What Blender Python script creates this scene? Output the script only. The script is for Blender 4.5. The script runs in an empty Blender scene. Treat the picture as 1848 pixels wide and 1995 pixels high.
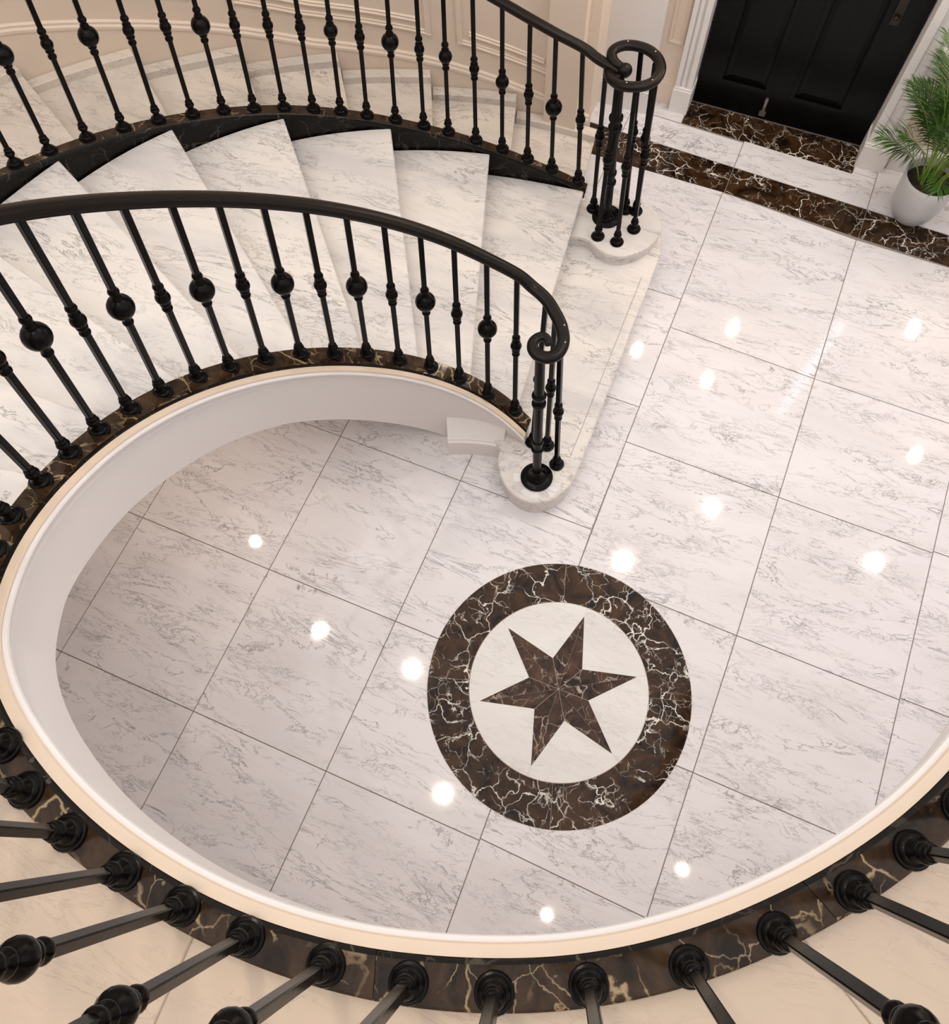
import bpy, bmesh, math, random
from mathutils import Vector, Matrix
D = bpy.data
C = bpy.context.scene.collection
PI = math.pi
R = math.radians
random.seed(7)

# ------------------------------------------------------------------ camera
cam = D.cameras.new('camera')
cam.sensor_fit = 'HORIZONTAL'
cam.sensor_width = 36.0
cam.lens = 36.0 * 1550.168 / 1848.0
cam.clip_start = 0.05
cam_ob = D.objects.new('camera', cam)
C.objects.link(cam_ob)
rt = Vector((0.92216, 0.38573, -0.02884)); up = Vector((-0.3479, 0.85969, 0.37404)); fw = Vector((-0.16907, 0.33489, -0.92697))
m = Matrix((rt, up, -fw)).transposed().to_4x4()
m.translation = Vector((1.1452, -2.7753, 3.7553))
cam_ob.matrix_world = m
bpy.context.scene.camera = cam_ob

# ------------------------------------------------------------------ world, light, exposure
sc = bpy.context.scene
sc.view_settings.view_transform = 'Standard'
sc.view_settings.look = 'None'
sc.view_settings.gamma = 1.0
sc.view_settings.use_curve_mapping = False
sc.view_settings.exposure = -0.80
w = D.worlds.new('world'); sc.world = w; w.use_nodes = True
w.node_tree.nodes['Background'].inputs[0].default_value = (0.9, 0.93, 1.0, 1)
w.node_tree.nodes['Background'].inputs[1].default_value = 0.3

def area(name, loc, target, sx, sy, energy, col, shape='RECTANGLE'):
    l = D.lights.new(name, 'AREA'); l.shape = shape; l.size = sx; l.size_y = sy
    l.energy = energy; l.color = col
    o = D.objects.new(name, l); C.objects.link(o); o.location = loc
    d = Vector(target) - Vector(loc)
    o.rotation_euler = d.to_track_quat('-Z', 'Y').to_euler()
    return o
# unseen area lights: cool daylight at right, warm fill added over the upper hall
area('daylight_right', (5.6, -1.0, 3.2), (1.2, -1.0, 0.0), 4.5, 2.6, 85, (0.70, 0.82, 1.0))
area('upper_hall_warm_fill', (1.6, 5.9, 3.8), (0.5, -0.5, 1.0), 5.0, 1.6, 55, (1.0, 0.88, 0.76))
area('ceiling_fill', (0.4, -1.6, 4.86), (0.4, -1.6, 0.0), 9.0, 9.0, 440, (0.925, 0.955, 1.0))  # broad fill added under the whole ceiling; no cove is built
area('landing_glow', (0.9, -5.2, 4.6), (0.9, -3.4, 2.0), 3.0, 1.0, 10, (1.0, 0.72, 0.48))

# ------------------------------------------------------------------ materials
def mat(name):
    m = D.materials.new(name); m.use_nodes = True
    nt = m.node_tree; b = nt.nodes['Principled BSDF']
    return m, nt, b
def N(nt, t, **k):
    n = nt.nodes.new(t)
    for a, v in k.items():
        if hasattr(n, a): setattr(n, a, v)
        else: n.inputs[a].default_value = v
    return n
def coords(nt, rot=0.0, scale=(1, 1, 1), rnd=True):
    tc = N(nt, 'ShaderNodeTexCoord')
    mp = N(nt, 'ShaderNodeMapping'); mp.vector_type = 'POINT'
    mp.inputs['Rotation'].default_value = (0, 0, rot); mp.inputs['Scale'].default_value = scale
    nt.links.new(tc.outputs['Object'], mp.inputs['Vector'])
    if not rnd: return mp.outputs[0]
    oi = N(nt, 'ShaderNodeObjectInfo')
    mu = N(nt, 'ShaderNodeVectorMath', operation='SCALE'); mu.inputs['Scale'].default_value = 37.0
    cx = N(nt, 'ShaderNodeCombineXYZ')
    nt.links.new(oi.outputs['Random'], cx.inputs[0]); nt.links.new(oi.outputs['Random'], cx.inputs[1]); 
    nt.links.new(cx.outputs[0], mu.inputs[0])
    ad = N(nt, 'ShaderNodeVectorMath', operation='ADD')
    nt.links.new(mp.outputs[0], ad.inputs[0]); nt.links.new(mu.outputs[0], ad.inputs[1])
    return ad.outputs[0]
def ramp(nt, src, stops):
    r = N(nt, 'ShaderNodeValToRGB'); e = r.color_ramp.elements
    while len(e) < len(stops): e.new(0.5)
    for i, (p, c) in enumerate(stops):
        e[i].position = p
        e[i].color = (c, c, c, 1) if isinstance(c, (int, float)) else (*c, 1)
    nt.links.new(src, r.inputs[0]); return r.outputs[0]
def noise(nt, vec, scale, detail=4, rough=0.5, dist=0.0):
    n = N(nt, 'ShaderNodeTexNoise'); n.inputs['Scale'].default_value = scale; n.inputs['Detail'].default_value = detail
    n.inputs['Roughness'].default_value = rough; n.inputs['Distortion'].default_value = dist
    nt.links.new(vec, n.inputs['Vector']); return n.outputs['Fac']
def math_(nt, op, a, b=None):
    n = N(nt, 'ShaderNodeMath', operation=op)
    for i, v in enumerate((a, b)):
        if v is None: continue
        if isinstance(v, (int, float)): n.inputs[i].default_value = v
        else: nt.links.new(v, n.inputs[i])
    return n.outputs[0]
def mix(nt, fac, a, b):
    n = N(nt, 'ShaderNodeMix'); n.data_type = 'RGBA'
    if isinstance(fac, (int, float)): n.inputs[0].default_value = fac
    else: nt.links.new(fac, n.inputs[0])
    for i, v in ((6, a), (7, b)):
        if isinstance(v, tuple): n.inputs[i].default_value = (*v, 1)
        else: nt.links.new(v, n.inputs[i])
    return n.outputs[2]
def ridge(nt, vec, scale, width, detail=6, dist=1.5, rough=0.55):
    f = noise(nt, vec, scale, detail, rough, dist)
    a = math_(nt, 'ABSOLUTE', math_(nt, 'SUBTRACT', f, 0.5))
    return ramp(nt, a, [(0.0, 1.0), (width, 0.0)])

def white_marble(name, base, vein, rough=0.09, amount=1.0, rot=-0.55, cloud=(0.62, 0.60, 0.61), camt=0.5, vscale=1.0):
    m, nt, b = mat(name)
    v1 = coords(nt, rot, (0.42 * vscale, 1.5 * vscale, 1.0))
    big = ridge(nt, v1, 3.0, 0.008, 9, 0.8, 0.66)
    bigm = ramp(nt, noise(nt, v1, 3.2, 3), [(0.42, 0.0), (0.62, 1.0)])
    fine = ridge(nt, v1, 9.0, 0.016, 9, 0.9, 0.68)
    finem = ramp(nt, noise(nt, v1, 4.5, 3), [(0.46, 0.0), (0.60, 1.0)])
    mid = ridge(nt, v1, 5.5, 0.012, 9, 1.2, 0.64)
    midm = ramp(nt, noise(nt, v1, 7.0, 2), [(0.48, 0.0), (0.60, 1.0)])
    cl = ramp(nt, noise(nt, v1, 2.6, 6, 0.6, 0.6), [(0.42, 0.0), (0.75, 1.0)])
    c = mix(nt, math_(nt, 'MULTIPLY', cl, camt), base, cloud)
    veins = math_(nt, 'MAXIMUM', math_(nt, 'MULTIPLY', math_(nt, 'MULTIPLY', big, bigm), 0.85),
                  math_(nt, 'MULTIPLY', math_(nt, 'MULTIPLY', fine, finem), 0.62))
    veins = math_(nt, 'MAXIMUM', veins, math_(nt, 'MULTIPLY', math_(nt, 'MULTIPLY', mid, midm), 0.8))
    c = mix(nt, math_(nt, 'MULTIPLY', veins, amount), c, vein)
    nt.links.new(c, b.inputs['Base Color'])
    b.inputs['Roughness'].default_value = rough; b.inputs['Specular IOR Level'].default_value = 0.4
    return m
def dark_marble(name, base, second, vein, rough=0.1, scale=7.0, amount=1.0):
    m, nt, b = mat(name)
    v = coords(nt, 0.3, (1, 1, 1))
    wn = N(nt, 'ShaderNodeTexNoise'); wn.inputs['Scale'].default_value = 9.0; wn.inputs['Detail'].default_value = 5
    nt.links.new(v, wn.inputs['Vector'])
    sub = N(nt, 'ShaderNodeVectorMath', operation='SUBTRACT'); sub.inputs[1].default_value = (0.5, 0.5, 0.5)
    nt.links.new(wn.outputs['Color'], sub.inputs[0])
    sc_ = N(nt, 'ShaderNodeVectorMath', operation='SCALE'); sc_.inputs['Scale'].default_value = 0.17
    nt.links.new(sub.outputs[0], sc_.inputs[0])
    ad = N(nt, 'ShaderNodeVectorMath', operation='ADD'); nt.links.new(v, ad.inputs[0]); nt.links.new(sc_.outputs[0], ad.inputs[1])
    def vor(s, wd):
        vo = N(nt, 'ShaderNodeTexVoronoi', feature='DISTANCE_TO_EDGE'); vo.inputs['Scale'].default_value = s
        nt.links.new(ad.outputs[0], vo.inputs['Vector'])
        return ramp(nt, vo.outputs['Distance'], [(0.0, 1.0), (wd * 0.4, 0.8), (wd, 0.0)])
    a = vor(scale, 0.022); a2 = vor(scale * 2.1, 0.022)
    am = ramp(nt, noise(nt, v, 6.0, 3), [(0.42, 0.0), (0.56, 1.0)])
    am2 = ramp(nt, noise(nt, v, 9.0, 3, 0.5, 1.0), [(0.46, 0.0), (0.60, 0.75)])
    vv = math_(nt, 'MAXIMUM', math_(nt, 'MULTIPLY', a, am), math_(nt, 'MULTIPLY', a2, am2))
    mo = ramp(nt, noise(nt, v, 8.0, 8, 0.62, 1.5), [(0.35, 0.0), (0.68, 1.0)])
    c = mix(nt, mo, base, second)
    c = mix(nt, math_(nt, 'MULTIPLY', vv, amount), c, vein)
    nt.links.new(c, b.inputs['Base Color']); b.inputs['Roughness'].default_value = rough; b.inputs['Specular IOR Level'].default_value = 0.22
    return m
def plain(name, col, rough=0.5, metal=0.0, coat=0.0, var=0.0, vs=20.0, bump=0.0, spec=0.5):
    m, nt, b = mat(name)
    b.inputs['Specular IOR Level'].default_value = spec
    b.inputs['Base Color'].default_value = (*col, 1); b.inputs['Roughness'].default_value = rough
    b.inputs['Metallic'].default_value = metal; b.inputs['Coat Weight'].default_value = coat
    v = coords(nt, 0, (1, 1, 1), False)
    f = noise(nt, v, vs, 4)
    if var > 0:
        c = mix(nt, f, tuple(x * (1 - var) for x in col), tuple(min(1, x * (1 + var)) for x in col))
        nt.links.new(c, b.inputs['Base Color'])
    if bump > 0:
        bp = N(nt, 'ShaderNodeBump'); bp.inputs['Strength'].default_value = bump; bp.inputs['Distance'].default_value = 0.002
        nt.links.new(f, bp.inputs['Height']); nt.links.new(bp.outputs[0], b.inputs['Normal'])
    return m

M_FLOOR = white_marble('floor_marble', (0.80, 0.775, 0.80), (0.12, 0.11, 0.115), 0.06, 1.0)
M_TREAD = white_marble('tread_marble', (0.79, 0.745, 0.70), (0.20, 0.185, 0.185), 0.14, 1.0, -0.35, (0.52, 0.50, 0.52), 0.75, 0.85)
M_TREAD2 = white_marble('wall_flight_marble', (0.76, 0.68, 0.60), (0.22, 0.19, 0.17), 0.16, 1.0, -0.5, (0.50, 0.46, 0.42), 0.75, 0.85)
M_LAND = white_marble('landing_marble', (0.60, 0.475, 0.36), (0.32, 0.25, 0.20), 0.22, 0.6, 0.2, (0.55, 0.44, 0.36))
M_DISC = white_marble('medallion_white_marble', (0.80, 0.79, 0.77), (0.4, 0.39, 0.38), 0.08, 0.6)
M_DARK = dark_marble('dark_brown_marble', (0.008, 0.004, 0.002), (0.070, 0.034, 0.014), (0.88, 0.84, 0.78), 0.06, 7.0)
M_STAR = dark_marble('star_brown_marble', (0.014, 0.007, 0.005), (0.10, 0.052, 0.032), (0.65, 0.55, 0.45), 0.08, 6.0, 0.7)
M_COPE = dark_marble('coping_marble', (0.012, 0.007, 0.004), (0.062, 0.034, 0.017), (0.6, 0.44, 0.25), 0.1, 4.0, 0.6)
M_STRING = dark_marble('string_marble', (0.002, 0.0015, 0.001), (0.008, 0.005, 0.0035), (0.2, 0.17, 0.13), 0.3, 5.0, 0.35)
M_STRING.node_tree.nodes['Principled BSDF'].inputs['Specular IOR Level'].default_value = 0.2
M_IRON = plain('black_iron', (0.0035, 0.003, 0.0028), 0.22, 0.0, 0.0, 0.3, 60, 0.15, 0.12)
M_RAIL = plain('dark_rail_iron', (0.009, 0.0065, 0.005), 0.28, 0.0, 0.0, 0.3, 60, 0.1, 0.16)
M_PLASTER = plain('white_plaster', (0.83, 0.80, 0.79), 0.55, 0, 0, 0.01, 4)
M_WALL = plain('wall_paint', (0.82, 0.69, 0.57), 0.5, 0, 0, 0.015, 3)
M_TRIMW = plain('trim_paint', (0.84, 0.81, 0.79), 0.4, 0, 0, 0.01, 5)
M_GROUT = plain('grout', (0.27, 0.235, 0.21), 0.8)
M_DOOR = plain('black_door_paint', (0.002, 0.002, 0.002), 0.28, 0, 0.0, 0.2, 10, 0.0, 0.16)
M_DOORH = plain('dark_bronze', (0.03, 0.025, 0.022), 0.35, 0.7)
M_STEEL = plain('worn_steel', (0.35, 0.33, 0.32), 0.35, 0.8)
M_POT = plain('pot_ceramic', (0.62, 0.62, 0.63), 0.35, 0, 0.2, 0.02, 8)
M_SOIL = plain('soil', (0.022, 0.012, 0.007), 0.95, 0, 0, 0.6, 60, 1.0)
M_LEAF = plain('palm_leaf', (0.032, 0.10, 0.009), 0.42, 0, 0.1, 0.45, 12)
M_STEM = plain('palm_stem', (0.22, 0.33, 0.05), 0.45, 0, 0, 0.3, 12)
M_JOINT = plain('stone_joint', (0.40, 0.36, 0.34), 0.4)
M_WARMLIT = plain('warm_lit_ledge_paint', (0.79, 0.64, 0.50), 0.45, 0, 0, 0.01, 5)  # warm light falling on the ledge top, put into its colour
M_CEIL = plain('ceiling_paint', (0.85, 0.83, 0.80), 0.6)

# ------------------------------------------------------------------ mesh helpers
def obj(name, bm, m=None, parent=None, smooth=False):
    me = D.meshes.new(name); bm.normal_update(); bm.to_mesh(me); bm.free()
    if m is not None: me.materials.append(m)
    if smooth:
        for p in me.polygons: p.use_smooth = True
        try: me.set_sharp_from_angle(angle=R(38))
        except Exception: pass
    o = D.objects.new(name, me); C.objects.link(o)
    if parent is not None: o.parent = parent
    return o
def thing(name, label, cat, loc=(0, 0, 0), group=None):
    o = D.objects.new(name, None); C.objects.link(o); o.location = loc; o.empty_display_size = 0.2
    o['label'] = label; o['category'] = cat
    if group: o['group'] = group
    return o
def struct(name, bm, m, parent=None):
    o = obj(name, bm, m, parent)
    if parent is None: o['kind'] = 'structure'
    return o
def box(bm, x0, x1, y0, y1, z0, z1):
    v = [bm.verts.new((x, y, z)) for z in (z0, z1) for y in (y0, y1) for x in (x0, x1)]
    for f in ((0, 2, 3, 1), (4, 5, 7, 6), (0, 1, 5, 4), (2, 6, 7, 3), (0, 4, 6, 2), (1, 3, 7, 5)):
        bm.faces.new([v[i] for i in f])
def prism(bm, pts, z0, z1, bevel=0.0, zf=None):
    """extruded polygon (counter-clockwise or not), optional small top chamfer inwards"""
    a = sum(pts[i][0] * pts[(i + 1) % len(pts)][1] - pts[(i + 1) % len(pts)][0] * pts[i][1] for i in range(len(pts)))
    if a < 0: pts = pts[::-1]
    n = len(pts)
    lo = [bm.verts.new((p[0], p[1], z0)) for p in pts]
    if bevel > 0:
        mid = [bm.verts.new((p[0], p[1], z1 - bevel)) for p in pts]
        ins = []
        for i in range(n):
            p0 = Vector(pts[i - 1]).to_2d() if False else Vector(pts[i - 1][:2]); p = Vector(pts[i][:2]); p1 = Vector(pts[(i + 1) % n][:2])
            e0 = (p - p0).normalized(); e1 = (p1 - p).normalized()
            n0 = Vector((-e0.y, e0.x)); n1 = Vector((-e1.y, e1.x)); b = (n0 + n1)
            if b.length < 1e-6: b = n0
            b.normalize(); k = bevel / max(0.35, b.dot(n0)); ins.append(p + b * k)
        top = [bm.verts.new((p.x, p.y, z1)) for p in ins]
        for i in range(n):
            j = (i + 1) % n
            bm.faces.new((lo[i], lo[j], mid[j], mid[i])); bm.faces.new((mid[i], mid[j], top[j], top[i]))
    else:
        top = [bm.verts.new((p[0], p[1], z1)) for p in pts]
        for i in range(n):
            j = (i + 1) % n; bm.faces.new((lo[i], lo[j], top[j], top[i]))
    bm.faces.new(top); bm.faces.new(lo[::-1])
def lathe(bm, prof, seg=20, cx=0, cy=0, z=0):
    rings = []
    for r, h in prof:
        rings.append([bm.verts.new((cx + r * math.cos(2 * PI * i / seg), cy + r * math.sin(2 * PI * i / seg), z + h)) for i in range(seg)])
    for a, b in zip(rings, rings[1:]):
        for i in range(seg):
            j = (i + 1) % seg; bm.faces.new((a[i], a[j], b[j], b[i]))
    bm.faces.new(rings[0][::-1]); bm.faces.new(rings[-1])
def spline(P, n=6):
    P = [Vector(p) for p in P]; out = []
    Q = [P[0] * 2 - P[1]] + P + [P[-1] * 2 - P[-2]]
    for i in range(1, len(Q) - 2):
        a, b, c, d = Q[i - 1], Q[i], Q[i + 1], Q[i + 2]
        for k in range(n):
            t = k / n
            out.append(0.5 * ((2 * b) + (c - a) * t + (2 * a - 5 * b + 4 * c - d) * t * t + (3 * b - a - 3 * c + d) * t ** 3))
    out.append(P[-1]); return out
def sweep(bm, path, prof, scale=None, cap=True):
    rings = []; n = len(path)
    for i, p in enumerate(path):
        t = (path[min(i + 1, n - 1)] - path[max(i - 1, 0)]).normalized()
        s = t.cross(Vector((0, 0, 1)))
        if s.length < 1e-4: s = Vector((1, 0, 0))
        s.normalize(); u = s.cross(t).normalized(); k = 1 if scale is None else scale[i]
        rings.append([bm.verts.new(p + s * a * k + u * b * k) for a, b in prof])
    m = len(prof)
    for a, b in zip(rings, rings[1:]):
        for i in range(m):
            j = (i + 1) % m; bm.faces.new((a[i], b[i], b[j], a[j]))
    if cap: bm.faces.new(rings[0]); bm.faces.new(rings[-1][::-1])
def fixn(bm):
    bmesh.ops.recalc_face_normals(bm, faces=bm.faces[:])

# ------------------------------------------------------------------ stair geometry (plan centre, radii and heights by angle)
CX, CY = 0.626, -2.054
def lerp(tab, t):
    if t <= tab[0][0]: return tab[0][1]
    for (a, va), (b, vb) in zip(tab, tab[1:]):
        if t <= b:
            k = (t - a) / (b - a); return va + (vb - va) * k
    return tab[-1][1]
def smooth(tab, w=5):
    return lambda t: sum(lerp(tab, t + d) for d in (-w, -w / 2, 0, w / 2, w)) / 5
RIN = smooth([(84, 0.99), (92, 1.025), (100, 1.065), (110, 1.09), (122, 1.10), (133, 1.10), (144, 1.105), (155, 1.107), (165, 1.111), (176, 1.115), (187, 1.115), (196, 1.110), (204, 1.107), (212, 1.10), (225, 1.075), (238, 1.052), (250, 1.047), (258, 1.044), (266, 1.043), (278, 1.051), (289, 1.066), (300, 1.090), (314, 1.145), (324, 1.188), (334, 1.241), (342, 1.292), (348, 1.331), (360, 1.40), (390, 1.58)])
ROUT = smooth([(84, 1.06), (93, 1.108), (98, 1.142), (104, 1.169), (110, 1.179), (121, 1.195), (130, 1.199), (146, 1.208), (171, 1.222), (193, 1.212), (205, 1.201), (225, 1.155), (251, 1.118), (264, 1.112), (274, 1.118), (286, 1.139), (299, 1.176), (312, 1.224), (321, 1.262), (331, 1.310), (343, 1.383), (360, 1.48), (390, 1.66)])
RSI = smooth([(90, 2.545), (97, 2.545), (103, 2.56), (109, 2.59), (115, 2.62), (121, 2.65), (127, 2.68), (133, 2.70), (142, 2.70), (150, 2.69), (160, 2.65), (180, 2.62)], 3)
RSO = smooth([(90, 2.57), (97, 2.60), (103, 2.62), (109, 2.655), (115, 2.685), (121, 2.72), (127, 2.755), (133, 2.778), (142, 2.778), (150, 2.76), (160, 2.71), (180, 2.68)], 3)
RWALL = smooth([(90, 3.10), (97, 3.15), (107, 3.24), (116, 3.30), (125, 3.38), (134, 3.46), (142, 3.55), (150, 3.65), (160, 3.74), (180, 3.85), (260, 3.9)], 3)
def zs(t):
    a = 0.49 + 0.0128 * (t - 110)
    if a < 1.95: return a
    if a > 2.19: return 2.07
    k = (a - 1.95) / 0.24
    return 1.95 + 0.24 * (k - k * k / 2)
def pt(t, r, z): return Vector((CX + r * math.cos(R(t)), CY + r * math.sin(R(t)), z))
def ring_sweep(bm, t0, t1, sect, step=1.5, cap=True):
    """sect(t) -> list of (radius, z); swept over the angle"""
    n = max(2, int(round((t1 - t0) / step)) + 1); rings = []
    for i in range(n):
        t = t0 + (t1 - t0) * i / (n - 1)
        rings.append([bm.verts.new(pt(t, r, z)) for r, z in sect(t)])
    m_ = len(rings[0])
    for a, b in zip(rings, rings[1:]):
        for i in range(m_):
            j = (i + 1) % m_; bm.faces.new((a[i], a[j], b[j], b[i]))
    if cap: bm.faces.new(rings[0][::-1]); bm.faces.new(rings[-1])
    fixn(bm)
def sector(t0, t1, r0, r1, z0, z1, n=6, bev=0.0):
    bm = bmesh.new(); pts = []
    for i in range(n + 1):
        t = t0 + (t1 - t0) * i / n; p = pt(t, r0(t), 0); pts.append((p.x, p.y))
    for i in range(n, -1, -1):
        t = t0 + (t1 - t0) * i / n; p = pt(t, r1(t), 0); pts.append((p.x, p.y))
    prism(bm, pts, z0, z1, bev); return bm

# ------------------------------------------------------------------ floor
bm = bmesh.new(); box(bm, -5.0, 6.0, -7.0, 1.72, -0.12, -0.004)
floor = struct('floor', bm, M_GROUT)
G = 0.0022
def tile(quad, m=M_FLOOR, name='tile', zt=0.0):
    c = Vector((sum(q[0] for q in quad) / len(quad), sum(q[1] for q in quad) / len(quad)))
    a = sum(quad[i][0] * quad[(i + 1) % len(quad)][1] - quad[(i + 1) % len(quad)][0] * quad[i][1] for i in range(len(quad)))
    if a < 0: quad = quad[::-1]
    n = len(quad); ins = []
    for i in range(n):
        p0, p, p1 = Vector(quad[i - 1]), Vector(quad[i]), Vector(quad[(i + 1) % n])
        e0 = (p - p0).normalized(); e1 = (p1 - p).normalized()
        n0 = Vector((-e0.y, e0.x)); n1 = Vector((-e1.y, e1.x)); b = (n0 + n1).normalized()
        ins.append(tuple(p + b * (G / max(0.4, b.dot(n0)))))
    bm = bmesh.new(); prism(bm, ins, -0.012, zt, 0.0008)
    return obj(name, bm, m, floor)
def AX(i, y):
    if i == 2: return 1.043 if y > -1.3 else 1.043 + (-1.3 - y) * 0.022
    if i == 3: return 1.858 - max(0, -y - 1.5) * 0.014
    return {-4: -3.35, -3: -2.6, -2: -1.85, -1: -1.11, 0: -0.37, 1: 0.325, 4: 2.632 + 0.006 * y, 5: 3.40, 6: 4.17, 7: 4.94, 8: 5.7}[i]
LROW = [0.98, 0.22, -0.53, -1.285, -2.088, -2.837, -3.55, -4.25, -4.95]
RROWL = [1.053, 0.016, -0.753, -1.52, -2.20, -2.828, -3.53, -4.23, -4.95]
RROWR = [0.985, -0.018, -0.766, -1.535, -2.210, -2.845, -3.53, -4.23, -4.95]
for i in range(-4, 8):
    if i < 2:
        rows = [(y, y) for y in LROW]
        if i == 1: rows[0] = (1.055, 1.053)
        elif i < 1: rows[0] = (1.06, 1.06)
    elif i == 2: rows = list(zip(RROWL, RROWR))
    else: rows = [(y - 0.02 * (i - 2.5) * 0, y - 0.01) for y in RROWR]
    for (yl0, yr0), (yl1, yr1) in zip(rows, rows[1:]):
        if i < -2 and yl0 > -1: continue
        tile([(AX(i, yl0), yl0), (AX(i, yl1), yl1), (AX(i + 1, yr1), yr1), (AX(i + 1, yr0), yr0)])
# dark border band, the pale course behind it, the dark slab at the door
BX = [-0.40, 0.325, 1.052, 1.866, 2.66, 3.43, 4.2]
def bl(x): return 1.055 - max(0, x - 1.05) * 0.062 if x < 1.9 else 1.0 - (x - 1.9) * 0.03
def bt(x): return 1.29 - (x - 0.46) * 0.043
for a, b in zip(BX, BX[1:]):
    tile([(a, bl(a)), (b, bl(b)), (b, bt(b)), (a, bt(a))], M_DARK, 'border_slab')
for a, b in zip(BX, BX[1:]):
    yt = 1.485 if a < 1.9 else 1.56
    if a in (0.325, 1.052):
        tile([(a, bt(a)), (b, bt(b)), (b, 1.478), (a, 1.505)])
    else:
        tile([(a, bt(a)), (b, bt(b)), (b, 1.70), (a, 1.70)])
tile([(0.325, 1.505), (0.648, 1.497), (0.648, 1.70), (0.325, 1.70)])
tile([(1.725, 1.482), (1.866, 1.478), (1.866, 1.70), (1.725, 1.70)])
tile([(0.648, 1.503), (1.052, 1.489), (1.725, 1.465), (1.725, 1.70), (0.648, 1.70)], M_DARK, 'threshold_slab', 0.002)

# ------------------------------------------------------------------ floor medallion
MC = (1.166, -2.092)
med = thing('floor_medallion', 'round inlaid floor medallion with a brown six-pointed star in a dark marble ring', 'medallion', (MC[0], MC[1], 0))
def arc_pts(r, t0, t1, n): return [(r * math.cos(R(t0 + (t1 - t0) * i / n)), r * math.sin(R(t0 + (t1 - t0) * i / n))) for i in range(n + 1)]
MZ0, MZ1 = 0.0002, 0.0016
def ringseg(r0, r1, t0, t1, n):
    bm = bmesh.new(); prism(bm, arc_pts(r0, t0, t1, n) + arc_pts(r1, t0, t1, n)[::-1], MZ0, MZ1); return bm
for k in range(4):
    obj('ring_segment', ringseg(0.418, 0.612, 17 + 90 * k, 17 + 90 * (k + 1) - 0.15, 24), M_DARK, med)
tips = [(0.372 * math.cos(R(31 + 60 * k)), 0.372 * math.sin(R(31 + 60 * k))) for k in range(6)]
notch = [(0.146 * math.cos(R(61 + 60 * k)), 0.146 * math.sin(R(61 + 60 * k))) for k in range(6)]
for k in range(6):
    # pale field between two points of the star
    t0, t1 = 31 + 60 * k, 31 + 60 * (k + 1)
    bm = bmesh.new()
    a0, a1 = arc_pts(0.415, t0 + 0.15, t1 - 0.15, 14), None
    prism(bm, [tips[k]] + a0 + [tips[(k + 1) % 6], notch[k]], MZ0, MZ1)
    obj('field_segment', bm, M_DISC, med)
    for nb in (notch[k - 1], notch[k]):
        tri = [Vector((0, 0)), Vector(tips[k]), Vector(nb)]
        c = sum(tri, Vector((0, 0))) / 3
        tri = [tuple(c + (v - c) * 0.985) for v in tri]
        bm = bmesh.new(); prism(bm, tri, MZ0, MZ1 + 0.0002); obj('star_piece', bm, M_STAR, med)
bm = bmesh.new(); prism(bm, arc_pts(0.6135, 0, 360 - 5, 71), 0.0001, 0.0011)
obj('joint_bed', bm, plain('pale_joint', (0.45, 0.36, 0.3), 0.6), med)

# ------------------------------------------------------------------ walls, door wall
bm = bmesh.new()
ring_sweep(bm, 98.5, 262, lambda t: [(RWALL(t), 0.0), (RWALL(t), 3.0), (RWALL(t) + 0.12, 3.0), (RWALL(t) + 0.12, 0.0)], 3)
wl = struct('wall_left', bm, M_WALL)
SK = [(98.5, 0.26), (106.8, 0.37), (115.8, 0.50), (126.5, 0.62), (134.5, 0.78), (141.7, 0.90), (147, 0.99), (150.5, 1.05), (160, 1.17), (200, 1.68), (262, 2.45)]
def skz(t): return lerp(SK, t)
bm = bmesh.new()
ring_sweep(bm, 98.5, 200, lambda t: [(RWALL(t) + 0.005, skz(t) - 0.35), (RWALL(t) - 0.016, skz(t) - 0.35), (RWALL(t) - 0.016, skz(t) - 0.05), (RWALL(t) - 0.022, skz(t) - 0.045), (RWALL(t) - 0.022, skz(t) - 0.03),
    (RWALL(t) - 0.014, skz(t) - 0.02), (RWALL(t) - 0.014, skz(t) - 0.008), (RWALL(t) - 0.006, skz(t)), (RWALL(t) + 0.005, skz(t))], 2)
obj('skirting', bm, M_WALL, wl)
def frame_rail(t0, t1, dz, parent):
    bm = bmesh.new()
    ring_sweep(bm, t0, t1, lambda t: [(RWALL(t) + 0.002, skz(t) + dz), (RWALL(t) - 0.012, skz(t) + dz + 0.004), (RWALL(t) - 0.014, skz(t) + dz + 0.012), (RWALL(t) - 0.006, skz(t) + dz + 0.02),
        (RWALL(t) - 0.010, skz(t) + dz + 0.028), (RWALL(t) + 0.002, skz(t) + dz + 0.034)], 2)
    obj('panel_moulding', bm, M_WALL, parent)
def frame_stile(t, dz, top, parent, wdt=0.55):
    bm = bmesh.new()
    ring_sweep(bm, t, t + wdt, lambda q: [(RWALL(q) + 0.002, skz(t) + dz), (RWALL(q) - 0.012, skz(t) + dz), (RWALL(q) - 0.012, top), (RWALL(q) + 0.002, top)], 1)
    obj('panel_moulding', bm, M_WALL, parent)
for a, b in ((102.5, 112.5), (115.0, 133), (136, 154), (157, 175)):
    frame_rail(a, b, 0.13, wl); frame_stile(a, 0.13, 2.4, wl); frame_stile(b - 0.55, 0.13, 2.4, wl)
    frame_rail(a + 1.2, b - 1.2, 0.19, wl)

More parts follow.
